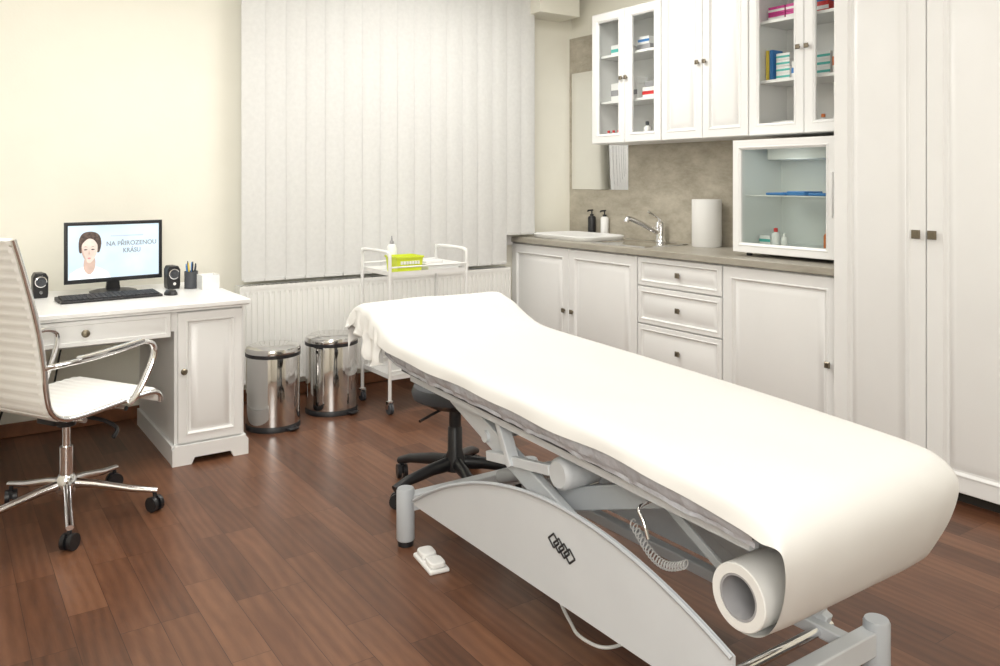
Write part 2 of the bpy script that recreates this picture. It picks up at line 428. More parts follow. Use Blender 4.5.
for ya, yb, ky in ((2.966, 2.621, 2.645), (2.617, 2.272, 2.594)):
    d = part('door', doorframe((WX, ya, Z0+.002), UY, NX, ya-yb, Z1-Z0+.046), 'white', c)
    part('glass', MB().box((WX+.010, yb+.055, Z0+.055), (WX+.013, ya-.055, Z1-.005)), 'glass', d)
    part('knob', sqknob((WX, ky, 2.01), NX, .012), 'brass', d)

c = thing('mirror', 'frameless rectangular mirror on the grey panel beside the wall cabinets', 'mirror', (XW-.026, 4.55, 1.26))
part('mirror_glass', MB().rings((XW-.0215, 4.885, 1.25), UY, NX, .62, .88, [(0, 0), (0, .004), (.0015, .005)]), 'mirror', c)

# ------------------------------------------------------------------ small things in cabinets
def carton(x, y, z, dx, dy, dz, m, label, group=None, band=None, rz=0):
    o = single('carton', MB().box((-dx/2, -dy/2, 0), (dx/2, dy/2, dz)), m, label, 'box', group, bev=.0015, loc=(x, y, z), rz=rz)
    if band:
        part('printed_band', MB().box((-dx/2-.0007, -dy/2-.0004, dz*.3), (-dx/2+.002, dy/2+.0004, dz*.62)), band, o, world=False)
    return o
def bottle(x, y, z, r, h, m, capm, label, group=None):
    t = thing('bottle', label, 'bottle', (x, y, z), group=group)
    part('bottle_body', MB().lathe([(0, 0), (r*.92, 0), (r, r*.15), (r, h*.62), (r*.8, h*.70), (r*.38, h*.76), (r*.38, h*.80), (0, h*.80)], seg=20), m, t, world=False)
    part('cap', MB().lathe([(0, h*.78), (r*.48, h*.78), (r*.48, h*.98), (r*.3, h), (0, h)], seg=16), capm, t, world=False)
    return t
S1, S2 = 1.851, 2.161
carton(3.84, 3.98, S1, .10, .09, .10, 'whitep', 'white carton on the middle shelf of the cabinet by the mirror, under a flat box', band='card')
carton(3.84, 3.98, S1+.101, .10, .09, .045, 'whitep', 'flat white box on top of a carton, middle shelf of the cabinet by the mirror')
carton(3.84, 3.84, S1, .09, .10, .07, 'whitep', 'wide white box at the right end of the middle shelf, mirror-side cabinet', band='red')
carton(3.84, 3.83, S1+.071, .09, .08, .035, 'card', 'small grey box lying on the wide white box, mirror-side cabinet')
carton(3.84, 4.15, S1, .09, .08, .12, 'whitep', 'tall white box at left end of middle shelf, mirror-side cabinet', band='card')
carton(3.84, 4.07, S1, .09, .05, .09, 'whitep', 'narrow white box right of the tall box, middle shelf, mirror-side cabinet', band='teal')
carton(3.84, 4.16, S2, .08, .07, .07, 'whitep', 'small white box on the top shelf of the mirror-side cabinet', band='teal')
carton(3.84, 4.05, S2, .08, .09, .05, 'whitep', 'low white box in the middle of the top shelf, mirror-side cabinet')
carton(3.84, 3.88, S2, .09, .12, .04, 'card', 'flat grey box on the top shelf of the mirror-side cabinet')
carton(3.84, 3.88, S2+.041, .09, .10, .05, 'whitep', 'white box on the flat grey box, top shelf of the mirror-side cabinet', band='blue')
for i in range(5):
    bottle(3.80, 4.22-.05*i, Z0+.019, .018, .075, 'whitep', 'red', 'small white bottle with red cap in the row on the bottom shelf', 'small bottles with red caps in the mirror-side cabinet')
bottle(3.82, 3.87, Z0+.019, .024, .12, 'whitep', 'dgrey', 'white bottle with dark cap on the bottom shelf right of the red-capped row')
bottle(3.83, 3.79, Z0+.019, .02, .08, 'orange', 'whitep', 'orange bottle with white cap on the bottom shelf, mirror-side cabinet')
carton(3.84, 3.70, Z0+.019, .09, .07, .09, 'whitep', 'white box at the right end of the bottom shelf, mirror-side cabinet', band='teal')
S1, S2 = 1.866, 2.191
for i in range(2):
    for j in range(2):
        carton(3.86, 2.87-.115*i, S2+j*.041, .10, .105, .040, 'pink', 'magenta carton %s in the %s stack on the top shelf' % (('at the bottom', 'on top')[j], ('left', 'right')[i]), 'magenta cartons on the top shelf', band='whitep')
carton(3.86, 2.60, S2, .10, .10, .06, 'red', 'red carton on the top shelf behind the right glass door', band='whitep')
carton(3.86, 2.60, S2+.061, .10, .10, .05, 'blue', 'blue carton on top of the red carton on the top shelf', band='whitep')
nm = ('lowest', 'second', 'third', 'topmost')
for j in range(4):
    carton(3.85, 2.82, S1+j*.036, .10, .085, .035, 'whitep', '%s white and teal carton in the stack of four on the middle shelf' % nm[j], 'white and teal cartons', band='teal')
carton(3.85, 2.735, S1, .10, .06, .09, 'whitep', 'upright white carton on the middle shelf right of the teal stack', band='blue')
carton(3.85, 2.90, S1, .09, .020, .17, 'blue', 'narrow upright blue carton on the middle shelf left of the teal stack')
carton(3.85, 2.925, S1, .09, .018, .17, 'yel', 'narrow upright yellow carton at the far left of the middle shelf')
for j in range(3):
    carton(3.85, 2.58, S1+j*.041, .10, .09, .040, 'whitep', '%s carton in the stack of three behind the right glass door' % ('lowest', 'middle', 'topmost')[j], 'white cartons behind the right glass door', band='teal')
carton(3.85, 2.49, S1, .10, .06, .14, 'whitep', 'tall white carton right of the stack of three, behind the right glass door', band='orange')
carton(3.86, 2.82, Z0+.019, .12, .14, .06, 'whitep', 'white carton on the bottom shelf behind the left door above fridge', band='card')
bottle(3.84, 2.68, Z0+.019, .022, .09, 'orange', 'orange', 'small orange bottle on the bottom shelf above the fridge')
bottle(3.84, 2.60, Z0+.019, .022, .085, 'whitep', 'orange', 'white bottle with orange cap on the bottom shelf above the fridge')
carton(3.87, 2.49, Z0+.019, .12, .08, .05, 'orange', 'small orange carton at the right end of the bottom shelf')

# ------------------------------------------------------------------ fridge
fx0, fx1, fy0, fy1, fz0, fz1 = 3.60, 3.985, 2.375, 2.995, .93, 1.535
c = thing('fridge', 'small white glass-door fridge standing on the worktop', 'fridge', (3.79, 2.685, .911))
part('body', carcass(fx0+.045, fx1, fy0, fy1, fz0, fz1, .035), 'whitep', c, bev=.003)
t_ = .0355
li = MB(); ty = (fy0+t_, fy1-t_); tz = (fz0+t_, fz1-t_)
li.box((fx0+.05, ty[0], tz[0]), (fx1-.012, ty[0]+.002, tz[1])).box((fx0+.05, ty[1]-.002, tz[0]), (fx1-.012, ty[1], tz[1]))
li.box((fx1-.014, ty[0]+.002, tz[0]), (fx1-.012, ty[1]-.002, tz[1])).box((fx0+.05, ty[0]+.002, tz[0]), (fx1-.014, ty[1]-.002, tz[0]+.001))
part('liner', li, 'frint', c)
d = part('door', doorframe((fx0, fy1, fz0), UY, NX, fy1-fy0, fz1-fz0, fr=.045, t=.04), 'whitep', c)
part('glass', MB().box((fx0+.015, fy0+.044, fz0+.044), (fx0+.02, fy1-.044, fz1-.044)), 'frglass', d)
part('handle', MB().box((fx0-.010, fy0+.008, 1.14), (fx0+.002, fy0+.020, 1.36)), 'whitep', d, bev=.003)
m = MB(); z = 1.235
for i in range(14):
    yy = fy0+.045+i*.0405; m.cyl((fx0+.07, yy, z), (fx1-.03, yy, z), .002, 6)
m.cyl((fx0+.07, fy0+.037, z), (fx0+.07, fy1-.037, z), .003, 6).cyl((fx1-.04, fy0+.037, z), (fx1-.04, fy1-.037, z), .003, 6)
part('wire_shelf', m, 'whitep', c)
part('cooling_box', MB().box((fx0+.14, fy0+.12, 1.43), (fx1-.03, fy1-.12, 1.497)), 'frint', c, bev=.006)
for yy in (fy0+.05, fy1-.05):
    for xx in (fx0+.08, fx1-.05): part('foot', MB().cyl((xx, yy, .9105), (xx, yy, fz0+.002), .016, 12), 'black', c)
for i, (yy, lab) in enumerate(((2.80, 'folded blue packet at the left on the fridge shelf'), (2.67, 'folded blue packet in the middle of the fridge shelf'), (2.54, 'folded blue packet at the right on the fridge shelf'))):
    single('packet', MB().box((3.70, yy-.055, 1.2385), (3.86, yy+.055, 1.2385+.014+.008*(i % 2))), 'blue', lab, 'packet', 'blue packets in the fridge', bev=.004)
bottle(3.74, 2.82, fz0+.037, .022, .095, 'whitep', 'red', 'small white bottle with red cap standing inside the fridge')
bottle(3.74, 2.765, fz0+.037, .017, .07, 'whitep', 'whitep', 'small all-white bottle standing inside the fridge')
bottle(3.73, 2.50, fz0+.037, .02, .11, 'orange', 'red', 'orange bottle standing inside the fridge near its right side')
carton(3.80, 2.90, fz0+.037, .10, .07, .05, 'whitep', 'low white carton standing inside the fridge at left', band='teal')

# ------------------------------------------------------------------ sink, tap, dispensers, roll
m = MB().rings((3.54, 4.11, .9105), (0,-1,0), (0,0,1), .50, .38, [(0, 0), (.002, .006), (.020, .006), (.028, .003), (.032, .001), (.05, .0012)], v=(1,0,0))
single('sink', m, 'steel', 'stainless steel sink set in the worktop below the tap', 'sink')
def rr(cx, cy, hx, hy, r, z):
    out = []
    for sx, sy, a0 in ((1, 1, 0), (-1, 1, 90), (-1, -1, 180), (1, -1, 270)):
        for k in range(7):
            a = R(a0+k*15); out.append((cx+sx*(hx-r)+r*math.cos(a), cy+sy*(hy-r)+r*math.sin(a), z))
    return out
m = MB(); lp = []
for dx_, r, z in ((0, .09, .9105), (-.012, .10, .925), (-.014, .10, .936), (-.002, .09, .942), (.010, .08, .941), (.022, .075, .934), (.05, .05, .920)):
    lp.append([m.bm.verts.new(p) for p in rr(3.745, 4.48, .205-dx_-.012, .31-dx_-.012, r, z)])
for A, B in zip(lp, lp[1:]):
    for k in range(28): m.bm.faces.new((A[k], A[(k+1) % 28], B[(k+1) % 28], B[k]))
m.bm.faces.new(lp[0][::-1]); m.bm.faces.new(lp[-1])
single('wash_basin', m, 'whitep', 'white raised-rim basin on the worktop in front of the soap dispensers', 'basin')
tp = thing('tap', 'chrome single-lever mixer tap above the sink', 'tap', (3.97, 3.90, .911))
part('tap_body', MB().lathe([(0, 0), (.036, 0), (.034, .008), (.030, .018), (.030, .085), (.033, .092), (.032, .130), (.020, .142), (0, .146)], (3.97, 3.90, .911), 28), 'chrome', tp)
part('spout', MB().tube(spl([(3.965, 3.90, .965), (3.90, 3.92, .998), (3.83, 3.94, 1.035), (3.76, 3.96, 1.065), (3.735, 3.967, 1.065), (3.725, 3.97, 1.045)], 5), .017, 14), 'chrome', tp)
part('lever', MB().tube(spl([(3.97, 3.90, 1.05), (3.95, 3.905, 1.072), (3.88, 3.92, 1.11)], 4), .008, 10, ry=.015), 'chrome', tp)
for (y, mt, lab) in ((4.62, 'black', 'black soap dispenser on the worktop, left of the white one'), (4.48, 'whitep', 'white soap dispenser with black pump behind the basin')):
    t = thing('soap_dispenser', lab, 'soap dispenser', (3.995, y, .911), group='soap dispensers')
    part('bottle_body', MB().lathe([(0, 0), (.027, 0), (.029, .005), (.029, .13), (.024, .142), (.012, .146), (0, .146)], seg=24), mt, t, world=False)
    part('pump', MB().cyl((0,0,.144), (0,0,.16), .014, 16).cyl((0,0,.16), (0,0,.185), .005, 10).tube([(.01,0,.188), (-.035,0,.186), (-.04,0,.178)], .006, 8), 'black', t, world=False)
t = thing('paper_towel_roll', 'upright white paper towel roll on the worktop beside the fridge', 'paper roll', (3.92, 3.46, .911))
part('paper', MB().lathe([(.022, 0), (.088, 0), (.09, .003), (.09, .287), (.088, .29), (.022, .29), (.022, 0)], seg=40), 'paper', t, world=False)
part('core', MB().lathe([(.019, .001), (.0215, .001), (.0215, .289), (.019, .289), (.019, .001)], seg=24), 'card', t, world=False)

# ------------------------------------------------------------------ desk
dx0, dx1, dy0, dy1 = -.15, 1.245, 3.97, 4.80
dk = thing('desk', 'white panelled desk with drawer and side cupboard against the cream wall', 'desk', (.56, 4.4, 0))
m = MB().rings((dx0-.02, dy0-.02, .715), (1,0,0), (0,0,1), dx1-dx0+.035, dy1-dy0+.02, [(.012, 0), (.012, .006), (.0, .014), (0, .03), (.004, .035)], v=(0,1,0))
part('desk_top', m, 'desk', dk)
part('apron', MB().box((.19, dy0+.03, .62), (.92, dy0+.045, .715)), 'desk', dk)
part('back_rail', MB().box((.19, dy1-.04, .45), (.92, dy1-.02, .715)), 'desk', dk)
d = part('drawer', MB().rings((.20, dy0+.008, .598), UX, NY, .70, .112, [(0, -.02), (0, -.003), (.003, 0), (.018, 0), (.022, -.005), (.03, -.005), (.042, -.001)]), 'desk', dk)
part('knob', rdknob((.545, dy0+.008, .655), NY, .017), 'brass', d)
for (a, b, kx) in ((.920, 1.24, .955), (dx0+.01, .185, .15)):
    part('side_cupboard', MB().box((a, dy0+.03, .09), (b, dy1-.02, .715)), 'desk', dk)
    d = part('door', doorpanel((a+.012, dy0+.009, .10), UX, NY, b-a-.024, .605, fr=.045), 'desk', dk)
    part('knob', rdknob((kx, dy0+.009, .435), NY, .015), 'brass', d)
    poly = [(a-.015, 0), (a+.07, 0), (a+.085, .03), (b-.07, .03), (b-.055, 0), (b+.015, 0), (b+.015, .075), (b, .092), (a, .092), (a-.015, .075)]
    m = MB().prism(poly, lambda x, z: (x, dy0+.0, z), lambda x, z: (x, dy0+.03, z))
    m.box((a-.012, dy0+.03, 0), (a+.01, dy1-.02, .088)).box((b-.01, dy0+.03, 0), (b+.012, dy1-.02, .088))
    part('plinth', m, 'desk', dk)
DZ = .7505
mo = thing('monitor', 'black flat computer monitor with a lit screen on the desk', 'monitor', (.76, 4.60, DZ), R(9))
m = MB().rings((-.238, -.02, .055), UX, NY, .476, .305, [(.03, -.035), (.004, -.012), (0, 0), (0, .006), (.003, .008), (.016, .008), (.018, .004)])
part('housing', m, 'black', mo, world=False)
sc = part('screen', MB().box((-.221, -.0255, .075), (.221, -.0235, .343)), 'scr', mo, world=False)
part('stand_neck', MB().prism([(-.035, 0), (.035, 0), (.022, .10), (-.022, .10)], lambda x, z: (x, -.005, z+.008), lambda x, z: (x, .015, z+.008)), 'black', mo, world=False, bev=.003)
part('stand_base', MB().lathe([(0, 0), (.11, 0), (.112, .004), (.09, .010), (.03, .014), (0, .014)], seg=36), 'black', mo, world=False)
def flat(poly, d=.0005, off=-.0258):
    return MB().prism(poly, lambda x, z: (x, off, z), lambda x, z: (x, off-d, z))
def smooth2(pts, n=4): return [(p.x, p.y) for p in spl([(x, z, 0) for x, z in pts], n, closed=True)]
part('picture_shoulders', flat([(-.219, .076), (-.212, .105), (-.185, .124), (-.150, .138), (-.095, .138), (-.065, .124), (-.035, .105), (-.02, .076)]), 'shirt', sc, world=False)
part('picture_neck', flat(smooth2([(-.148, .125), (-.122, .098), (-.098, .125), (-.098, .18), (-.142, .18)]), off=-.0262), 'skin2', sc, world=False)
part('picture_hair', flat(smooth2([(-.164, .205), (-.172, .240), (-.168, .280), (-.148, .306), (-.110, .311), (-.078, .296), (-.066, .262), (-.070, .225), (-.082, .205), (-.12, .235)]), off=-.0262), 'hair', sc, world=False)
part('picture_face', flat(smooth2([(-.158, .240), (-.157, .208), (-.148, .180), (-.132, .158), (-.117, .156), (-.101, .174), (-.087, .205), (-.084, .236), (-.088, .252), (-.104, .272), (-.128, .276), (-.150, .258)]), off=-.0268), 'skin', sc, world=False)
part('picture_cheek', flat(smooth2([(-.158, .235), (-.157, .205), (-.148, .180), (-.134, .160), (-.142, .185), (-.151, .21)]), off=-.0271), 'skin2', sc, world=False)
part('picture_nose', flat([(-.125, .218), (-.1225, .218), (-.119, .200), (-.124, .197), (-.128, .200)], off=-.0272, d=.0002), 'skin2', sc, world=False)
for ex in (-.140, -.106):
    part('picture_eye', flat(smooth2([(ex-.009, .222), (ex, .2255), (ex+.009, .222), (ex, .2190)], 3), off=-.0275), 'hair', sc, world=False)
    part('picture_brow', flat([(ex-.011, .234), (ex, .2385), (ex+.011, .234), (ex, .2365)], off=-.0275), 'hair', sc, world=False)
part('picture_lips', flat(smooth2([(-.132, .179), (-.124, .183), (-.115, .179), (-.124, .174)], 3), off=-.0275), 'lips', sc, world=False)
part('picture_line', flat([(-.02, .283), (.14, .283), (.14, .288), (-.02, .288)]), 'txt2', sc, world=False)
def text_mesh(s, size, off=.0009):
    cu = bpy.data.curves.new('t', 'FONT'); cu.body = s; cu.size = size; cu.align_x = 'CENTER'; cu.extrude = .0004; cu.offset = off
    o = bpy.data.objects.new('t', cu); COL.objects.link(o); bpy.context.view_layer.update()
    me = bpy.data.meshes.new_from_object(o.evaluated_get(bpy.context.evaluated_depsgraph_get()))
    bpy.data.objects.remove(o); me.transform(Matrix.Rotation(R(90), 4, 'X')); return me
for s, z in (('NA PŘIROZENOU', .236), ('KRÁSU', .199)):
    me = text_mesh(s, .032, .0005); me.name = 'screen_lettering'
    xs = [v.co.x for v in me.vertices]; f = min(1, .248/(max(xs)-min(xs)))
    me.transform(Matrix.Diagonal((f if f < 1 else .9, 1, 1, 1))); me.transform(Matrix.Translation((.083, -.0262, z)))
    part('screen_lettering', me, 'txt', sc, world=False)
kb = thing('keyboard', 'black computer keyboard on the desk in front of the monitor', 'keyboard', (.70, 4.33, DZ), R(4))
part('keyboard_case', MB().prism([(-.075, 0), (.075, 0), (.075, .020), (-.075, .010)], lambda y, z: (-.225, y, z), lambda y, z: (.225, y, z)), 'black', kb, world=False, bev=.003)
m = MB()
for r in range(5):
    for q in range(20):
        xx = -.212+q*.0213; yy = -.06+r*.024; zz = .0115+(yy+.075)*.0667
        m.box((xx, yy, zz-.002), (xx+.0185, yy+.020, zz+.006))
part('keys', m, 'key', kb, world=False)
pr = [(0, .018), (.012, .0175), (.022, .014), (.029, .007), (.031, 0)]
m = MB().lathe([(r, z) for r, z in pr[::-1]][:-1]+[(0, .018)], seg=24)
me = single('computer_mouse', m, 'black', 'black computer mouse on the desk right of the keyboard', 'mouse', loc=(.975, 4.31, DZ)); me.scale = (1, 1.65, 1.5)
for (x, y, lab) in ((.425, 4.56, 'small black desktop speaker left of the monitor'), (1.035, 4.55, 'small black desktop speaker right of the monitor, beside pen cup')):
    t = thing('speaker', lab, 'speaker', (x, y, DZ), R(5), group='desktop speakers')
    part('speaker_body', MB().prism([(-.030, 0), (.030, 0), (.033, .02), (.033, .10), (.022, .12), (-.022, .12), (-.033, .10), (-.033, .02)], lambda a, z: (a, -.035, z), lambda a, z: (a*.85, .045, z)), 'black', t, world=False, bev=.004)
    part('driver_ring', MB().lathe([(.025, 0), (.027, -.004), (.023, -.005), (.021, 0)], (0, -.035, .078), 28, 'y'), 'chrome', t, world=False)
    part('driver_cone', MB().lathe([(.022, -.001), (.010, .0005), (.009, -.004), (0, -.006)], (0, -.036, .078), 24, 'y'), 'dgrey', t, world=False)
    part('volume_dial', MB().cyl((0, -.034, .028), (0, -.043, .028), .008, 16), 'chrome', t, world=False)
t = thing('pen_cup', 'round black pen cup on the desk beside the white box', 'pen cup', (1.12, 4.50, DZ))
part('cup', MB().lathe([(0, 0), (.034, 0), (.034, .090), (.031, .090), (.031, .004), (0, .004)], seg=28), 'dgrey', t, world=False)
for i in range(7):
    a = i*.9+.3
    single('pen', MB().tube([(math.cos(a)*.008, math.sin(a)*.008, 0), (math.cos(a)*.024, math.sin(a)*.024, .11+.006*(i % 3)), (math.cos(a)*.025, math.sin(a)*.025, .125+.006*(i % 3))], [.004, .004, .002], 8), ('black', 'blue', 'dgrey', 'blue', 'yel', 'black', 'dgrey')[i],
         'thin pen standing in the black pen cup on the desk', 'pen', 'pens in the pen cup', loc=(1.12, 4.50, DZ+.005))
t = thing('note_box', 'white cube-shaped note box at the right end of the desk', 'box', (1.190, 4.44, DZ), R(5))
part('box_body', MB().rings((-.045, -.045, 0), UX, (0,0,1), .09, .09, [(0, 0), (0, .075), (.004, .075), (.005, .03)], v=(0,1,0)), 'whitep', t, world=False)
part('note_paper', MB().box((-.039, -.039, .031), (.039, .039, .065)), 'paper', t, world=False)
single('cable', MB().tube(spl([(.30, 4.88, .55), (.38, 4.86, .35), (.50, 4.86, .22), (.55, 4.87, .42), (.60, 4.86, .60), (.66, 4.85, .70)], 8), .005, 8), 'black', 'black cable hanging on the wall below the desk', 'cable')
single('cable', MB().tube(spl([(.20, 4.88, .36), (.26, 4.875, .33), (.31, 4.875, .24), (.28, 4.875, .12), (.24, 4.87, .02), (.17, 4.865, .007), (.10, 4.865, .007)], 8), .006, 8), 'black', 'short black cable curling down the wall behind the office chair', 'cable')

# ------------------------------------------------------------------ office chair (local, faces +x)
ch = thing('office_chair', 'white ribbed leather office chair with chrome arms and star base', 'chair', (.43, 3.62, 0), R(30))
def caster(p, r=.028):
    p = Vector(p); m = MB()
    a = math.atan2(p.y, p.x)+.9; d = Vector((math.cos(a), math.sin(a), 0)); c = Vector((p.x, p.y, r))
    for s in (-1, 1): m.cyl(c+d*s*.006, c+d*s*.022, r, 20)
    m.cyl(c, (p.x, p.y, p.z), .008, 10); m.beam(c+Vector((0,0,r*.3))-d*.02, c+Vector((0,0,r*.3))+d*.02, .03, .03)
    return m
for k in range(5):
    a = R(-95-30+72*k); d = Vector((math.cos(a), math.sin(a), 0))
    lg = part('leg', MB().tube([d*.02+Vector((0,0,.135)), d*.10+Vector((0,0,.125)), d*.24+Vector((0,0,.095)), d*.335+Vector((0,0,.082))], [.020, .017, .013, .010], 12, ry=.014), 'chrome', ch, world=False)
    part('caster', caster(d*.325+Vector((0,0,.08)), .03), 'black', lg, world=False)
part('hub', MB().lathe([(0, .10), (.035, .10), (.038, .11), (.038, .155), (.028, .17), (0, .17)], seg=28), 'chrome', ch, world=False)
part('gas_column', MB().cyl((0,0,.16), (0,0,.28), .024, 24).cyl((0,0,.28), (0,0,.40), .014, 20), 'chrome', ch, world=False)
part('mechanism', MB().box((-.09, -.05, .385), (.09, .05, .415)).cyl((0,0,.36), (0,0,.39), .035, 20), 'black', ch, world=False, bev=.005)
part('tilt_lever', MB().tube(spl([(.03, -.05, .395), (.05, -.15, .385), (.06, -.21, .36), (.03, -.225, .335)], 4), .008, 8), 'black', ch, world=False)
path = spl([(.245, 0, .425), (.24, 0, .455), (.20, 0, .472), (.08, 0, .468), (-.08, 0, .458), (-.18, 0, .462), (-.235, 0, .50), (-.255, 0, .58), (-.265, 0, .68), (-.285, 0, .80), (-.315, 0, .92), (-.35, 0, 1.04), (-.375, 0, 1.12)], 14)
def ribbed(path, w, pitch=.035, t=.014):
    acc = 0; m = MB(); vs = []
    for i, p in enumerate(path):
        if i: acc += (path[i]-path[i-1]).length
        tg = (path[min(i+1, len(path)-1)]-path[max(i-1, 0)]).normalized()
        nr = Vector((tg.z, 0, -tg.x))
        if nr.z < 0 and abs(nr.z) > abs(nr.x): nr = -nr
        th = t*(.72+.28*abs(math.sin(math.pi*acc/pitch))**.5)
        ring = []
        for (yy, k) in ((-w, -.3), (-w, .3), (-w+.012, 1), (w-.012, 1), (w, .3), (w, -.3), (w-.012, -1), (-w+.012, -1)):
            ring.append(m.bm.verts.new(p+Vector((0, yy, 0))+nr*th*k))
        vs.append(ring)
    for A, B in zip(vs, vs[1:]):
        for k in range(8): m.bm.faces.new((A[k], A[(k+1) % 8], B[(k+1) % 8], B[k]))
    m.bm.faces.new(vs[0][::-1]); m.bm.faces.new(vs[-1])
    return m
rp = resample(path, .0058)
ks = next(i for i, p in enumerate(rp) if p.x < -.225)
part('seat', ribbed(rp[:ks+1], .225), 'leather', ch, world=False)
part('backrest', ribbed(rp[ks:], .225), 'leather', ch, world=False)
for s in (-1, 1):
    part('side_rail', MB().tube([p+Vector((0, s*.236, -.002)) for p in path[::4]], .010, 10), 'chrome', ch, world=False)
    ar = part('armrest', MB().tube(spl([(-.262, s*.245, .66), (-.22, s*.275, .668), (-.10, s*.285, .672), (.04, s*.285, .682), (.12, s*.285, .69), (.165, s*.285, .67), (.165, s*.283, .62), (.13, s*.275, .54), (.10, s*.262, .48), (.085, s*.245, .455)], 6), .010, 10, ry=.014), 'chrome', ch, world=False)
    part('arm_pad', MB().tube(spl([(-.16, s*.283, .680), (-.08, s*.287, .683), (.04, s*.287, .692), (.11, s*.287, .698)], 4), .008, 10, ry=.018), 'chrome', ar, world=False)
for xx, zz in ((.08, .435), (-.10, .435)):
    part('under_bar', MB().cyl((xx, -.235, zz), (xx, .235, zz), .010, 12), 'chrome', ch, world=False)
part('back_bar', MB().cyl((-.37, -.236, 1.10), (-.37, .236, 1.10), .009, 12), 'chrome', ch, world=False)

# ------------------------------------------------------------------ bins
def bin_(x, y, r, h, label, rz):
    t = thing('pedal_bin', label, 'bin', (x, y, 0), rz, group='polished steel pedal bins')
    part('base_ring', MB().lathe([(0, 0), (r*1.02, 0), (r*1.02, .022), (r*.98, .03), (0, .03)], seg=48), 'black', t, world=False)
    part('bin_body', MB().lathe([(r*.97, .025), (r, .03), (r, h-.06), (r*.99, h-.055), (0, h-.055)], seg=64), 'steel', t, world=False)
    part('rim', MB().lathe([(r*.99, h-.062), (r*1.03, h-.06), (r*1.03, h-.042), (r*.9, h-.04)], seg=56), 'black', t, world=False)
    part('lid', MB().lathe([(r*1.02, h-.042), (r*1.03, h-.03), (r*.99, h-.015), (r*.8, h-.004), (r*.4, h), (0, h)], seg=56), 'steel', t, world=False)
    part('pedal', MB().box((-.03, -r-.035, .008), (.03, -r+.01, .018)), 'black', t, world=False, bev=.003)
bin_(1.505, 4.34, .14, .445, 'polished steel pedal bin beside the desk, nearer one of two', R(20))
bin_(1.885, 4.45, .145, .445, 'polished steel pedal bin next to the white trolley', R(25))

# ------------------------------------------------------------------ trolley
tx0, tx1, ty0, ty1 = 2.12, 2.63, 4.18, 4.54
tr = thing('trolley', 'white tubular metal trolley on casters behind the treatment couch', 'trolley', ((tx0+tx1)/2, (ty0+ty1)/2, 0))
for xx in (tx0, tx1):
    part('end_frame', MB().tube(spl([(xx, ty0, .075), (xx, ty0, .35), (xx, ty0, .86), (xx, ty0+.015, .895), (xx, ty0+.05, .91), (xx, ty1-.05, .91), (xx, ty1-.015, .895), (xx, ty1, .86), (xx, ty1, .35), (xx, ty1, .075)], 5), .010, 12), 'whitep', tr)
for z, l in ((.775, 'top_shelf'), (.48, 'middle_shelf'), (.19, 'bottom_shelf')):
    m = MB().rings((tx0+.01, ty0, z), (1,0,0), (0,0,1), tx1-tx0-.02, ty1-ty0, [(0, 0), (0, .025), (.003, .025), (.004, .004)], v=(0,1,0))
    part(l, m, 'whitep', tr)
    for yy in (ty0-.003, ty1+.003):
        part('rail', MB().tube([(tx0, yy, z+.05), (tx1, yy, z+.05)], .005, 8), 'whitep', tr)
for xx in (tx0, tx1):
    for yy in (ty0, ty1):
        m = MB().cyl((xx-.012, yy, .03), (xx-.002, yy, .03), .029, 20).cyl((xx+.002, yy, .03), (xx+.012, yy, .03), .029, 20).cyl((xx, yy, .03), (xx, yy, .08), .009, 10)
        cs = part('caster', m, 'dgrey', tr)
        part('caster_fork', MB().box((xx-.018, yy-.012, .03), (xx-.014, yy+.012, .072)).box((xx+.014, yy-.012, .03), (xx+.018, yy+.012, .072)).box((xx-.018, yy-.012, .066), (xx+.018, yy+.012, .074)), 'chrome', cs)
TS = .7795
t = thing('storage_box', 'lime green plastic box on the top shelf of the trolley', 'box', (2.27, 4.29, TS+.0005))
part('box_shell', MB().rings((-.085, -.07, 0), UX, (0,0,1), .17, .14, [(.008, 0), (0, .088), (-.006, .090), (-.006, .100), (.003, .100), (.011, .004)], v=(0,1,0)), 'yellow', t, world=False)
m = MB()
for i in range(7): m.box((-.060+i*.018, -.0765, .054), (-.048+i*.018, -.0685, .072))
part('printed_label', m, 'whitep', t, world=False)
t = thing('spray_bottle', 'white squeeze bottle with nozzle standing behind the lime box', 'bottle', (2.27, 4.45, TS+.0005))
part('bottle_body', MB().lathe([(0, 0), (.03, 0), (.032, .006), (.032, .13), (.022, .152), (.012, .157), (0, .157)], seg=24), 'whitep', t, world=False)
part('nozzle', MB().lathe([(.013, .156), (.013, .170), (.006, .178), (.003, .205), (0, .205)], seg=16), 'card', t, world=False)
single('instrument_tray', MB().rings((2.39, 4.22, TS+.0005), (1,0,0), (0,0,1), .22, .26, [(.012, 0), (0, .045), (-.008, .047), (.002, .048), (.016, .005)], v=(0,1,0)), 'whitep', 'white tray on the trolley right of the lime box', 'tray')
single('gauze_pack', MB().box((2.42, 4.30, TS+.006), (2.54, 4.40, TS+.060)), 'paper', 'white gauze pack lying in the tray on the trolley', 'gauze', bev=.008)

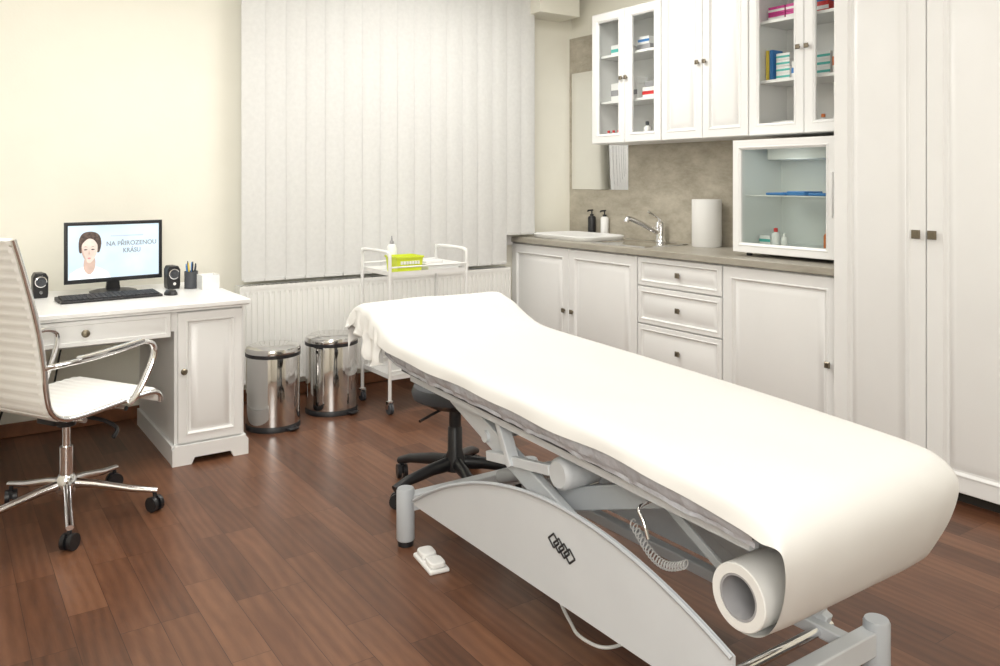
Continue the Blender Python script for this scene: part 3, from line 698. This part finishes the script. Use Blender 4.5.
# ------------------------------------------------------------------ stool
st = thing('stool', 'black wheeled stool with round seat half under the couch head', 'stool', (1.83, 3.0, 0))
for k in range(5):
    a = R(190+72*k-5); d = Vector((math.cos(a), math.sin(a), 0))
    lg = part('leg', MB().tube([d*.02+Vector((0,0,.12)), d*.12+Vector((0,0,.115)), d*.24+Vector((0,0,.095)), d*.30+Vector((0,0,.075))], [.032, .026, .02, .016], 12, ry=.022), 'black', st, world=False)
    part('caster', caster(d*.29+Vector((0,0,.075)), .03), 'black', lg, world=False)
part('gas_column', MB().lathe([(0, .09), (.045, .09), (.045, .14), (.032, .17), (.030, .27), (.026, .275), (.026, .36), (0, .36)], seg=28), 'black', st, world=False)
part('seat', MB().lathe([(0, .385), (.15, .385), (.178, .40), (.185, .425), (.175, .45), (.14, .462), (0, .465)], seg=44), 'dgrey', st, world=False)
part('seat_plate', MB().lathe([(0, .355), (.10, .36), (.15, .386), (0, .386)], seg=36), 'black', st, world=False)
part('height_lever', MB().tube([(-.03, 0, .365), (-.15, -.05, .355), (-.21, -.07, .345)], .006, 8), 'black', st, world=False)

# ------------------------------------------------------------------ treatment couch
CX0, CX1 = 1.355, 1.985
prof_pts = [(2.955, .818), (2.90, .838), (2.80, .812), (2.69, .765), (2.58, .740), (2.30, .728), (1.95, .715), (1.60, .700), (1.25, .680), (1.07, .668)]
cp = spl([(0, y, z) for y, z in prof_pts], 8)
bd = thing('treatment_couch', 'adjustable treatment couch with grey steel frame and arched side panel', 'treatment couch', (1.69, 1.95, 0))
def slab(P, x0, x1, top, bot):
    m = MB(); n = len(P); vs = []
    for i, p in enumerate(P):
        tg = (P[min(i+1, n-1)]-P[max(i-1, 0)]).normalized(); nr = Vector((0, tg.z, -tg.y))
        if nr.z < 0: nr = -nr
        ring = []
        for x, k in ((x0, bot+.02), (x0, top-.02), (x0+.02, top), (x1-.02, top), (x1, top-.02), (x1, bot+.02), (x1-.02, bot), (x0+.02, bot)):
            ring.append(m.bm.verts.new(Vector((x, p.y, p.z))+nr*k))
        vs.append(ring)
    for A, B in zip(vs, vs[1:]):
        for k in range(8): m.bm.faces.new((A[k], A[(k+1) % 8], B[(k+1) % 8], B[k]))
    m.bm.faces.new(vs[0]); m.bm.faces.new(vs[-1][::-1])
    return m
i0 = next(i for i, p in enumerate(cp) if p.y < 2.60)
part('headrest', slab(cp[:i0], CX0+.01, CX1-.01, -.010, -.080), 'mattress', bd)
part('mattress', slab(cp[i0:], CX0, CX1, -.010, -.080), 'mattress', bd)
for side in (0, 1):
    rows = []
    PP = resample([p for p in cp if p.y < 2.72], .010)
    for k in range(8):
        row = []
        for i, p in enumerate(PP):
            f = k/7; w = noise.noise(Vector((p.y*9, side*5, 0)))*.008+noise.noise(Vector((p.y*30, side*5, f*2)))*.003
            dz = -.018-f*(.070+.8*w)
            xo = .006+.003*math.sin(f*5)+abs(w)*.5+.005*noise.noise(Vector((p.y*26, f*2, 2)))
            if f > .85: xo -= .008
            row.append((CX0-xo if side == 0 else CX1+xo, p.y, p.z+dz))
        rows.append(row)
    part('protective_film', MB().grid(rows), 'plastic', bd)
m = MB()
for x in (CX0+.06, CX1-.06):
    m.beam((x, 2.60, .628), (x, 1.12, .570), .03, .045)
for y in (2.55, 1.85, 1.15):
    z = .573+(y-1.12)*.037; m.box((CX0+.06, y-.02, z-.02), (CX1-.06, y+.02, z+.02))
part('top_frame', m, 'bedlight', bd)
part('underlay_board', MB().prism([(2.62, .640), (1.10, .581), (1.10, .592), (2.62, .651)], lambda y, z: (CX0+.02, y, z), lambda y, z: (CX1-.02, y, z)), 'dgrey', bd)
for x in (CX0+.12, CX1-.12):
    part('headrest_bracket', MB().beam((x, 2.58, .63), (x, 2.86, .735), .03, .02), 'bedgrey', bd)
for x in (1.475, 1.905):
    part('lift_arm', MB().beam((x, 2.42, .59), (x, 1.28, .165), .028, .065), 'bedlight', bd, bev=.004)
for x in (1.525, 1.855):
    part('lift_arm', MB().beam((x, 2.52, .165), (x, 1.40, .555), .028, .065), 'bedgrey', bd, bev=.004)
for y, z, r in ((1.93, .385, .016), (2.42, .59, .013), (1.28, .165, .013)):
    part('pivot_shaft', MB().cyl((1.46, y, z), (1.92, y, z), r, 20), 'chrome', bd)
part('lift_motor', MB().lathe([(0, -.0), (.036, 0), (.044, .008), (.046, .02), (.046, .13), (.040, .14), (0, .14)], (1.43, 1.80, .50), 36, 'x'), 'bedlight', bd)
part('actuator', MB().cyl((1.69, 1.80, .50), (1.69, 2.45, .25), .025, 24).cyl((1.69, 1.80, .50), (1.69, 1.50, .56), .014, 18).box((1.56, 1.76, .46), (1.74, 1.84, .54)), 'bedgrey', bd)
part('mounting_plate', MB().prism([(1.78, .57), (1.46, .560), (1.42, .50), (1.62, .45), (1.80, .50)], lambda y, z: (1.555, y, z), lambda y, z: (1.563, y, z)), 'bedlight', bd, bev=.002)
part('linkage', MB().beam((1.60, 1.66, .52), (1.60, 1.24, .30), .010, .024), 'bedlight', bd, bev=.002)
part('linkage', MB().beam((1.80, 1.60, .54), (1.80, 1.22, .26), .010, .024), 'bedlight', bd, bev=.002)
part('support_strut', MB().beam((1.44, 2.10, .60), (1.44, 2.02, .46), .022, .04, up=(1,0,0)).beam((1.44, 2.16, .455), (1.44, 1.84, .50), .02, .03), 'bedlight', bd, bev=.003)
part('cross_tube', MB().cyl((1.45, 2.20, .50), (1.90, 2.20, .50), .018, 20), 'bedlight', bd)
part('release_handle', MB().tube(spl([(1.50, 1.42, .565), (1.42, 1.42, .555), (1.375, 1.42, .545), (1.37, 1.40, .52), (1.37, 1.385, .485)], 5), .0045, 10), 'chrome', bd)
m = MB()
for y in (2.65, 1.19): m.box((1.41, y-.022, .125), (1.97, y+.022, .185))
for x in (1.50, 1.88): m.box((x-.018, 1.19, .15), (x+.018, 2.65, .183))
part('base_frame', m, 'bedlight', bd, bev=.004)
for (x, y) in ((1.41, 2.655), (1.97, 2.655), (1.41, 1.185), (1.975, 1.185)):
    f = part('foot', MB().lathe([(0, .02), (.031, .02), (.033, .024), (.033, .198), (.029, .206), (0, .206)], (x, y, 0), 28), 'bedgrey', bd)
    part('foot_pad', MB().lathe([(0, 0), (.028, 0), (.029, .018), (.012, .022), (0, .022)], (x, y, 0), 24), 'black', f)
def arch(y): return .44-.375*(y-1.75)**2
for (xa, xb, ye) in ((1.392, 1.404, 1.16), (1.925, 1.937, 1.30)):
    L_ = 2.56-ye
    cur = [(2.56-i*(L_/40), arch(2.56-i*(L_/40))) for i in range(41)]
    poly = [(ye, .178), (2.56, .178)]+cur
    sp = part('side_panel', MB().prism(poly, lambda y, z: (xa, y, z), lambda y, z: (xb, y, z)), 'bedlight', bd)
    part('panel_edging', MB().tube([(xa-.001 if xa < 1.5 else xb+.001, y, z) for y, z in cur], .006, 8), 'bedgrey', sp)
    if xa < 1.5:
        lg = MB()
        for q in range(4):
            cy, cz = 1.766-q*.0225, .340-q*.006
            pts = [(cy+.0225*math.cos(k*math.pi/2), cz+.0190*math.sin(k*math.pi/2)) for k in range(4)]
            for k in range(4):
                p, q2 = pts[k], pts[(k+1) % 4]
                lg.tube([(xa-.0012, p[0], p[1]), (xa-.0012, q2[0], q2[1])], .0030, 4)
        part('emblem', lg, 'black', sp, label='black emblem of interlocking diamonds')
hp = []
for i in range(360):
    t_ = i/359; a = i*.36
    hp.append((1.60+.011*math.cos(a), 1.68-.20*t_, .37-.05*math.sin(math.pi*t_)-.04*t_+.011*math.sin(a)))
part('coiled_cable', MB().tube(hp, .0019, 6), 'whitep', bd)
part('power_cable', MB().tube(spl([(1.60, 2.10, .20), (1.62, 2.06, .05), (1.60, 1.99, .006), (1.56, 1.90, .006), (1.535, 1.83, .006), (1.55, 1.75, .006), (1.62, 1.73, .006), (1.72, 1.77, .006)], 8), .005, 8), 'whitep', bd)
part('roll_holder', MB().cyl((1.56, 1.135, .456), (1.995, 1.135, .456), .010, 14).beam((1.985, 1.135, .456), (1.985, 1.17, .57), .012, .02), 'bedgrey', bd)

# couch paper
pp = thing('couch_paper', 'white paper sheet draped over the couch, unrolling from a roll at its foot', 'paper sheet', (1.69, 1.135, .38))
part('roll', MB().lathe([(.048, 0), (.067, 0), (.069, .002), (.069, .59), (.067, .592), (.048, .592), (.048, 0)], (1.372, 1.128, .456), 56, 'x'), 'paper', pp)
part('core', MB().lathe([(.043, .001), (.0475, .001), (.0475, .591), (.043, .591), (.043, .001)], (1.372, 1.128, .456), 40, 'x'), 'card', pp, label='grey cardboard core')
sp_pts = [(2.985, .70), (2.995, .76), (2.985, .812), (2.955, .832), (2.90, .845), (2.80, .820), (2.69, .772), (2.58, .746), (2.30, .734), (1.95, .721), (1.60, .706), (1.25, .686), (1.10, .675), (1.04, .662), (1.005, .635), (.992, .59), (1.00, .53), (1.022, .47), (1.052, .415), (1.085, .391), (1.128, .3845)]
P = resample(spl([(0, y, z) for y, z in sp_pts], 14), .016)
rows = []
n = len(P)
for i, p in enumerate(P):
    tg = (P[min(i+1, n-1)]-P[max(i-1, 0)]).normalized(); nr = Vector((0, tg.z, -tg.y))
    if i == 0:
        if nr.y < 0: nr = -nr
    elif nr.dot(prev) < 0: nr = -nr
    prev = nr
    flatw = max(0, min(1, (p.z-.60)/.06)) if p.y < 1.2 else 1
    lowf = max(0, min(1, (.60-p.z)/.15)) if p.y < 1.2 else 0
    headw = max(0, min(1, (p.y-2.62)/.2))
    w = noise.noise(Vector((p.y*3.1, 0, 0)))
    dn = (.044+.014*w+.03*headw+.010*headw*math.sin(p.y*60))*flatw
    row = []
    hw0, hw1 = CX0-.013, CX1+.013
    hw0 += (1-flatw)*.008+lowf*.026; hw1 -= (1-flatw)*.008+lowf*.03
    ruf = (headw*.010*math.sin(p.y*75)+.003*math.sin(p.y*19+1)+.004*w)*flatw
    down = Vector((0, 0, -1))*(0.6+.4*flatw)
    k_ = 1-lowf
    for k, (ox, dd) in enumerate([(-.012, 1), (-.010, .75), (-.007, .45), (-.001, .18), (.010, .03)]):
        row.append(Vector((hw0+ox*k_-ruf*dd+(.002*k if lowf else 0), p.y, p.z))+down*dn*dd)
    nx = 26
    for k in range(1, nx):
        t_ = k/nx; x = hw0+.010+(hw1-hw0-.02)*t_
        edge = min(t_, 1-t_)
        dsp = .0050*noise.noise(Vector((x*4, p.y*2.0, 3)))
        dsp += headw*.005*noise.noise(Vector((x*6, p.y*12, 1)))
        row.append(Vector((x, p.y, p.z))+nr*(.003+dsp*(1-lowf))*min(1, edge*10))
    for k, (ox, dd) in enumerate([(-.010, .03), (.001, .18), (.007, .45), (.010, .75), (.012, 1)]):
        row.append(Vector((hw1+ox*k_, p.y, p.z))+down*dn*dd*.8)
    rows.append(row)
o = part('sheet', MB().grid(rows), 'paper', pp)
ss = o.modifiers.new('sub', 'SUBSURF'); ss.levels = 1; ss.render_levels = 1
PP = resample(spl([(0, y, z) for y, z in [(2.985, .79), (2.96, .822), (2.90, .830), (2.80, .806), (2.74, .78), (2.69, .76)]], 8), .006)
rows = []
for k in range(11):
    f = k/10; row = []
    for i, p in enumerate(PP):
        u_ = i/(len(PP)-1)
        ln = .035+.105*min(1, u_*1.5)*(1-.55*max(0, u_-.75)*4)+.012*noise.noise(Vector((u_*9, 4, 0)))
        pl = (.003+.012*f)*math.sin(u_*26+2.2*noise.noise(Vector((u_*4, f*2, 0))))+.010*f*noise.noise(Vector((u_*14, f*6, 5)))
        row.append((CX0-.018-.014*f-pl, p.y+.010*f*math.sin(u_*13)-.02*f, p.z-.01-f*ln))
    rows.append(row)
o = part('loose_tissue', MB().grid(rows), 'paper', pp, label='crumpled tissue hanging at the head corner')
ss = o.modifiers.new('sub', 'SUBSURF'); ss.levels = 1; ss.render_levels = 1

t = thing('foot_switch', 'small white two-button foot switch on the floor by the couch leg', 'foot switch', (1.41, 2.47, 0), R(-8))
part('switch_base', MB().rings((-.036, -.08, 0), UX, (0,0,1), .072, .16, [(.002, 0), (0, .004), (0, .012), (.004, .016)], v=(0,1,0)), 'whitep', t, world=False, bev=.006)
for s in (-1, 1):
    pts = [(.030*math.copysign(abs(math.cos(q*math.pi/12))**.55, math.cos(q*math.pi/12)), .036*math.copysign(abs(math.sin(q*math.pi/12))**.55, math.sin(q*math.pi/12))) for q in range(24)]
    part('button', MB().prism(pts, lambda x, y: (x, y+s*.041, .0165), lambda x, y: (x*.9, y*.9+s*.041, .034)), 'whitep', t, world=False, bev=.004)

# ------------------------------------------------------------------ lamps and added fill lights
LC = (1.0, .978, .94)
def lamp(x, y, w, h, power, label):
    t = thing('ceiling_light', label, 'light', (x, y, ZC-.001), group='flat ceiling lights')
    part('frame', MB().rings((x-w/2-.02, y-h/2-.02, ZC-.05), UX, (0,0,-1), w+.04, h+.04, [(0, -.05), (0, 0), (.02, 0), (.02, -.015), (.02, -.05)], closed=True, v=(0,1,0)), 'whitep', t)
    part('diffuser', MB().box((x-w/2, y-h/2, ZC-.045), (x+w/2, y+h/2, ZC-.035)), 'glow', t)
    L = bpy.data.lights.new('area', 'AREA'); L.shape = 'RECTANGLE'; L.size = w; L.size_y = h; L.energy = power; L.color = LC
    o = bpy.data.objects.new('lamp_light', L); COL.objects.link(o); o.location = (x, y, ZC-.055)
lamp(.7, 3.4, 1.2, .6, 26, 'flat rectangular ceiling light nearest the desk')
lamp(2.6, 3.7, 1.2, .6, 26, 'flat rectangular ceiling light nearest the window and trolley')
lamp(.4, .8, 1.2, .6, 14, 'flat rectangular ceiling light at the back of the room, left')
lamp(2.4, .6, 1.2, .6, 9, 'flat rectangular ceiling light at the back of the room, right')
L = bpy.data.lights.new('front_fill', 'AREA'); L.shape = 'RECTANGLE'; L.size = 1.6; L.size_y = 1.1; L.energy = 72; L.color = LC  # added fill light behind the camera, brightens walls and upright faces
o = bpy.data.objects.new('front_fill_light', L); COL.objects.link(o); o.location = (-.55, -.9, 1.95)
o.rotation_euler = (Vector((2.5, 4.0, 1.3))-Vector(o.location)).to_track_quat('-Z', 'Y').to_euler()
L = bpy.data.lights.new('fridge_fill', 'POINT'); L.energy = .30; L.shadow_soft_size = .04; L.color = (.98, 1, .97)  # added fill light that brightens the pale fridge interior
o = bpy.data.objects.new('fridge_fill', L); COL.objects.link(o); o.location = (3.70, 2.69, 1.36)
w = bpy.data.worlds.new('world'); scn.world = w; w.use_nodes = True
w.node_tree.nodes['Background'].inputs[0].default_value = (.5, .5, .5, 1); w.node_tree.nodes['Background'].inputs[1].default_value = .3

# ------------------------------------------------------------------ camera
cd = bpy.data.cameras.new('camera'); cam = bpy.data.objects.new('camera', cd); COL.objects.link(cam)
cam.location = (0, 0, 1.32); cam.rotation_euler = (R(90), 0, R(-34.5))
cd.sensor_width = 36; cd.lens = 29.7; cd.shift_y = -.153; cd.clip_start = .05
scn.camera = cam
